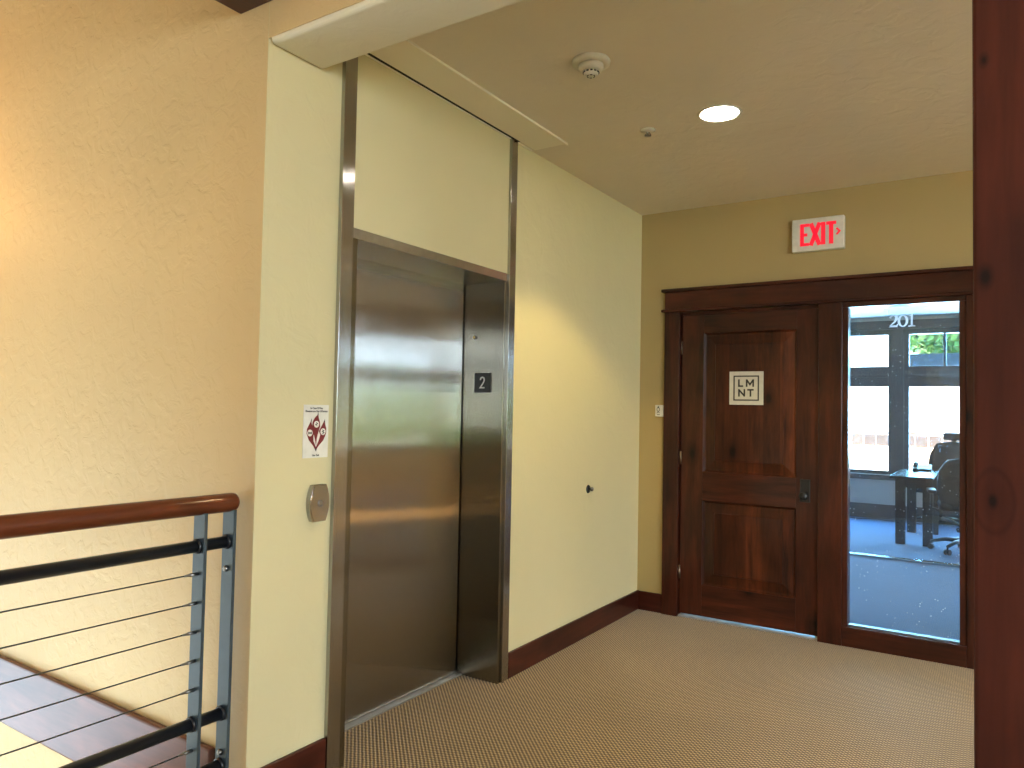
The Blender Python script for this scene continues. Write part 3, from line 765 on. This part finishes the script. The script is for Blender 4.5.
for z in (0.831, 0.736, 0.642, 0.548, 0.455, 0.260):
    cbl = B().tube([(RX, Y0, z), (RX, 1.478, z)], 0.0024, 8).done('cable', M_cable, rg)
    B().tube([(RX, 1.430, z), (RX, 1.450, z), (RX, 1.4501, z), (RX, 1.4785, z)], [0.0035, 0.0045, 0.0058, 0.0058], 10).done('cable_fitting', M_fit, cbl)

# warm lamp on the stairwell wall, left of the frame
sc2 = tag(root('wall_sconce', (-2.75, Y1, 2.3)), 'amber wall lamp on the stairwell wall', 'wall lamp')
B().lathe([(0.06, 0), (0.06, 0.01), (0.02, 0.03), (0.015, 0.08)], (-2.75, Y1, 2.3), (0, -1, 0), 24).done('bracket', M_black, sc2)
B().lathe([(0.05, -0.10), (0.09, 0.0), (0.10, 0.12), (0.09, 0.16)], (-2.75, Y1-0.14, 2.3), (0, 0, 1), 28).done('lamp_shade', M_amber, sc2)
lamp('sconce_lamp', 'POINT', (-2.75, Y1-0.55, 2.45), 20, (1.0, 0.52, 0.16), shadow_soft_size=0.12)

# ------------------------------------------------------------------ office
YW = 11.19
def office_window(name, x0, x1, muntin=None):
    r = struct(root(name, ((x0+x1)/2, YW, 0.6)))
    b = B(); y0, y1 = YW+0.02, YW+0.12
    b.box(x0, x0+0.075, y0, y1, 0.60, 2.58, 0.004).box(x1-0.075, x1, y0, y1, 0.60, 2.58, 0.004)
    b.box(x0+0.075, x1-0.075, y0, y1, 0.60, 0.652, 0.004).box(x0+0.075, x1-0.075, y0, y1, 2.51, 2.58, 0.004)
    b.box(x0+0.075, x1-0.075, y0, y1, 1.80, 2.076, 0.004)
    b.box(x0+0.075, x1-0.075, y0-0.03, y0, 1.925, 1.965, 0.004)
    if muntin: b.box(muntin, muntin+0.034, y0+0.02, y1-0.02, 2.076, 2.51, 0.003)
    b.done('frame', M_offtrim, r)
    B().box(x0+0.07, x1-0.07, YW+0.07, YW+0.076, 0.65, 1.805).done('pane', M_glass, r)
    B().box(x0+0.07, x1-0.07, YW+0.07, YW+0.076, 2.07, 2.515).done('transom_pane', M_glass, r)
    return r
office_window('window_2', -0.70, 1.00)
office_window('window_3', 1.10, 2.80, muntin=1.572)
for i, x in enumerate((2.95, 4.80, 6.65, 8.50)): office_window('window_%d' % (8+i), x, x+1.70)
struct(B().box(-1.5, 11, YW-0.05, YW, 0.53, 0.60, 0.004).box(-1.5, 11, YW-0.02, YW, 2.58, 2.70, 0.003).box(0.985, 1.115, YW-0.02, YW+0.02, 0.60, 2.58, 0.003)
       .box(-0.80, -0.69, YW-0.02, YW+0.02, 0.6, 2.58, 0.003).box(2.79, 2.90, YW-0.02, YW+0.02, 0.6, 2.58, 0.003).done('trim_6', M_offtrim))
struct(box('baseboard_office', M_offtrim, (-1.5, 11, YW-0.02, YW, 0, 0.195), 0.003))
# frameless glass partition inside the office
gp = tag(root('glass_partition', (1.3, 8.12, 0)), 'frameless glass partition on a polished floor channel inside the office', 'partition')
B().box(-1.5, 11, 8.05, 8.13, 0, 0.020, 0.003).done('floor_channel', plain('polished_channel', (0.55, 0.62, 0.62), 0.12, 1.0), gp)
B().box(-1.5, 11, 8.085, 8.095, 0.018, 2.75).done('glass_pane', M_glass, gp)

dk = tag(root('office_desk', (1.4, 9.7, 0)), 'dark desk with thick square legs by the office windows', 'desk')
B().box(1.165, 1.585, 9.03, 10.38, 0.715, 0.745, 0.004).done('tabletop', M_desk, dk)
for (x, y) in ((1.215, 9.11), (1.245, 10.10), (1.478, 9.11), (1.478, 10.10)):
    B().box(x, x+0.095, y, y+0.095, 0, 0.715, 0.004).done('leg', M_desk, dk)
B().box(1.31, 1.50, 9.13, 9.155, 0.62, 0.715, 0.003).box(1.255, 1.28, 9.2, 10.3, 0.62, 0.715, 0.003).done('apron', M_desk, dk)
ph = tag(root('desk_phone', (1.40, 10.20, 0.745)), 'small dark desk phone on the far left of the desk', 'phone')
fr = frame((1.40, 10.20, 0.745), (0, 1, 0), (0, 0, 1))
B().prism([(-0.10, 0), (0.10, 0), (0.10, 0.07), (0.06, 0.075), (-0.10, 0.025)], fr, -0.10, 0.10).done('base', M_chairplastic, ph)
B().tube([(1.33, 10.11, 0.80), (1.33, 10.13, 0.825), (1.33, 10.27, 0.845), (1.33, 10.29, 0.82)], [0.024, 0.02, 0.02, 0.024], 12).done('handset', M_chairplastic, ph)

def office_chair(name, loc, rz, label, back_top, headrest):
    """built facing +y in local space, then turned"""
    r = tag(root(name, loc), label, 'office chair')
    L = Vector(loc)
    def w(b, nm, M, parent=r):
        o = b.done(nm, M, None, loc=(0, 0, 0)); o.parent = parent; return o
    s = B().box(-0.235, 0.235, -0.24, 0.22, 0.44, 0.52, 0.035, 4); w(s, 'seat', M_fabric)
    n = 9; bk = B(); bm = bk.bm; rows = []
    H0, H1 = 0.47, back_top
    for i in range(n+1):
        t_ = i/n; z = H0+(H1-H0)*t_
        half = 0.215+0.045*math.sin(min(1, t_*1.3)*math.pi/1.3)-0.07*max(0, t_-0.8)/0.2
        yc = -0.22-0.05*t_+0.03*math.sin(t_*math.pi)
        row = []
        for j in range(9):
            u_ = -1+2*j/8
            row.append(Vector((half*u_, yc+0.05*u_*u_, z-0.02*u_*u_*t_)))
        rows.append(row)
    fv = [[bm.verts.new(p) for p in row] for row in rows]; bv = [[bm.verts.new(p+Vector((0, -0.04, 0))) for p in row] for row in rows]
    for i in range(n):
        for j in range(8):
            f = bm.faces.new((fv[i][j], fv[i][j+1], fv[i+1][j+1], fv[i+1][j])); f.smooth = True
            f = bm.faces.new((bv[i][j], bv[i+1][j], bv[i+1][j+1], bv[i][j+1])); f.smooth = True
    for i in range(n):
        for j in (0, 8): bm.faces.new((fv[i][j], fv[i+1][j], bv[i+1][j], bv[i][j]))
    for j in range(8):
        for i in (0, n): bm.faces.new((fv[i][j], fv[i][j+1], bv[i][j+1], bv[i][j]))
    w(bk, 'backrest', M_fabric)
    w(B().box(-0.035, 0.035, -0.30, -0.05, 0.40, 0.44, 0.01).box(-0.035, 0.035, -0.31, -0.27, 0.40, 0.75, 0.01), 'back_support', M_chairplastic)
    if headrest:
        w(B().box(-0.13, 0.13, -0.33, -0.26, back_top+0.02, back_top+0.12, 0.03, 4).box(-0.03, 0.03, -0.32, -0.29, back_top-0.08, back_top+0.03, 0.004), 'headrest', M_fabric)
    for sx in (-1, 1):
        w(B().tube([(sx*0.24, -0.05, 0.43), (sx*0.30, -0.05, 0.45), (sx*0.30, -0.05, 0.615)], 0.016, 10).box(sx*0.30-0.04, sx*0.30+0.04, -0.18, 0.12, 0.610, 0.645, 0.012, 3), 'armrest', M_chairplastic)
    w(B().tube([(0, 0, 0.10), (0, 0, 0.28), (0, 0, 0.2801), (0, 0, 0.44)], [0.032, 0.032, 0.02, 0.02], 16), 'gas_column', M_chairplastic)
    bs = B()
    for k in range(5):
        a = 2*math.pi*k/5+0.35; c, s2 = math.cos(a), math.sin(a)
        bs.tube([(0.02*c, 0.02*s2, 0.125), (0.18*c, 0.18*s2, 0.12), (0.31*c, 0.31*s2, 0.085)], [0.026, 0.021, 0.015], 10)
    bo = w(bs, 'star_base', M_chairplastic)
    for k in range(5):
        a = 2*math.pi*k/5+0.35; c, s2 = math.cos(a), math.sin(a)
        P = Vector((0.31*c, 0.31*s2, 0.03)); Q = Vector((-s2, c, 0))
        cs = B().tube([P-Q*0.026, P-Q*0.006], 0.029, 14).tube([P+Q*0.006, P+Q*0.026], 0.029, 14).tube([P+Vector((0, 0, 0.02)), P+Vector((0, 0, 0.06))], 0.010, 8)
        w(cs, 'caster', M_chairplastic, bo)
    r.rotation_euler = (0, 0, rz)
    return r
office_chair('office_chair', (1.87, 8.96, 0), 0.12, 'black swivel office chair standing at the right end of the desk', 0.98, False)
office_chair('office_chair', (1.56, 10.72, 0), math.pi-0.5, 'tall black swivel office chair with headrest behind the desk', 1.08, True)
cd = B()
pts = [(-0.3+0.09*i, 11.0+0.05*math.sin(i*1.7)+0.03*math.sin(i*0.6), 0.006) for i in range(20)]
cd.tube(pts, 0.005, 8)
tag(cd.done('power_cord', M_black), 'black cord lying along the office baseboard under the windows', 'cord')

# ------------------------------------------------------------------ outdoors
struct(box('ground', M_ground, (-60, 120, 11.6, 160, -0.62, -0.42)))
fn = tag(root('board_fence', (2, 50, -0.42)), 'low pale panel fence far outside the office windows', 'fence')
bd = B()
for i in range(60):
    x = -8+i*0.7
    bd.box(x, x+0.66, 50.0, 50.05, -0.40, 0.30, 0.01)
bd.done('boards', M_fence, fn)
B().box(-8, 34, 49.93, 50.1, 0.34, 0.46, 0.01).done('cap_rail', M_fence, fn)
for i in range(21): B().box(-8.02+i*2.1, -7.94+i*2.1, 49.98, 50.07, -0.42, 0.34).done('post', M_fence, fn)
def tree(x, y, z0, hgt, rad, n, label, lm=M_leaf, group=None, sq=0.8):
    r = tag(root('tree', (x, y, z0)), label, 'tree', group)
    B().tube([(x, y, z0), (x+0.05, y, z0+hgt*0.4), (x, y+0.1, z0+hgt*0.8)], [0.16, 0.12, 0.05], 10).done('trunk', M_bark, r)
    b = B(); bm = b.bm
    for _ in range(n):
        while True:
            p = Vector((random.uniform(-1, 1), random.uniform(-1, 1), random.uniform(-1, 1)))
            if 0.35 < p.length < 1: break
        c = Vector((x+p.x*rad, y+p.y*rad, z0+hgt+p.z*rad*sq)); s = random.uniform(0.10, 0.20)*rad*0.55
        a = Vector((random.gauss(0, 1), random.gauss(0, 1), random.gauss(0, 1))).normalized(); q = a.orthogonal().normalized()*s; w_ = a.cross(q).normalized()*s*0.6
        bm.faces.new([bm.verts.new(c+q), bm.verts.new(c+w_), bm.verts.new(c-q), bm.verts.new(c-w_)])
    b.done('foliage', lm, r)
    return r
for i, (tx, ty) in enumerate(((9.4, 22), (13.8, 23.4), (18.4, 24.6), (23.0, 26.2))):
    tree(tx, ty, -0.6, 2.2, 2.1, 2000, 'leafy tree outside the right end of the office', M_leaflight, group='trees outside the office end')
for i, (tx, ty) in enumerate(((10.6, 1.6), (10.4, -2.4), (14.6, -0.3), (14.8, 3.8), (14.6, -4.6))):  # unseen trees added to block low sky from the hall panes
    tree(tx, ty, -3.0, 3.5, 1.9, 1500, 'added unseen tree screening low sky outside the hall windows', M_leaflight, group='added sky screen outside the hall windows')
tree(0.9, 73, -0.42, 10.0, 5.4, 8000, 'leafy green tree seen through the right office transom')
struct(B().box(-3.6, 30, 58, 66, -0.42, 4.75).done('trim_8', M_pale))
struct(B().prism([(-4.3, 4.75), (4.3, 4.75), (0.0, 6.1)], frame((-3.9, 62, 0), (0, 1, 0), (0, 0, 1)), 0, 34).done('trim_7', M_bluemetal))
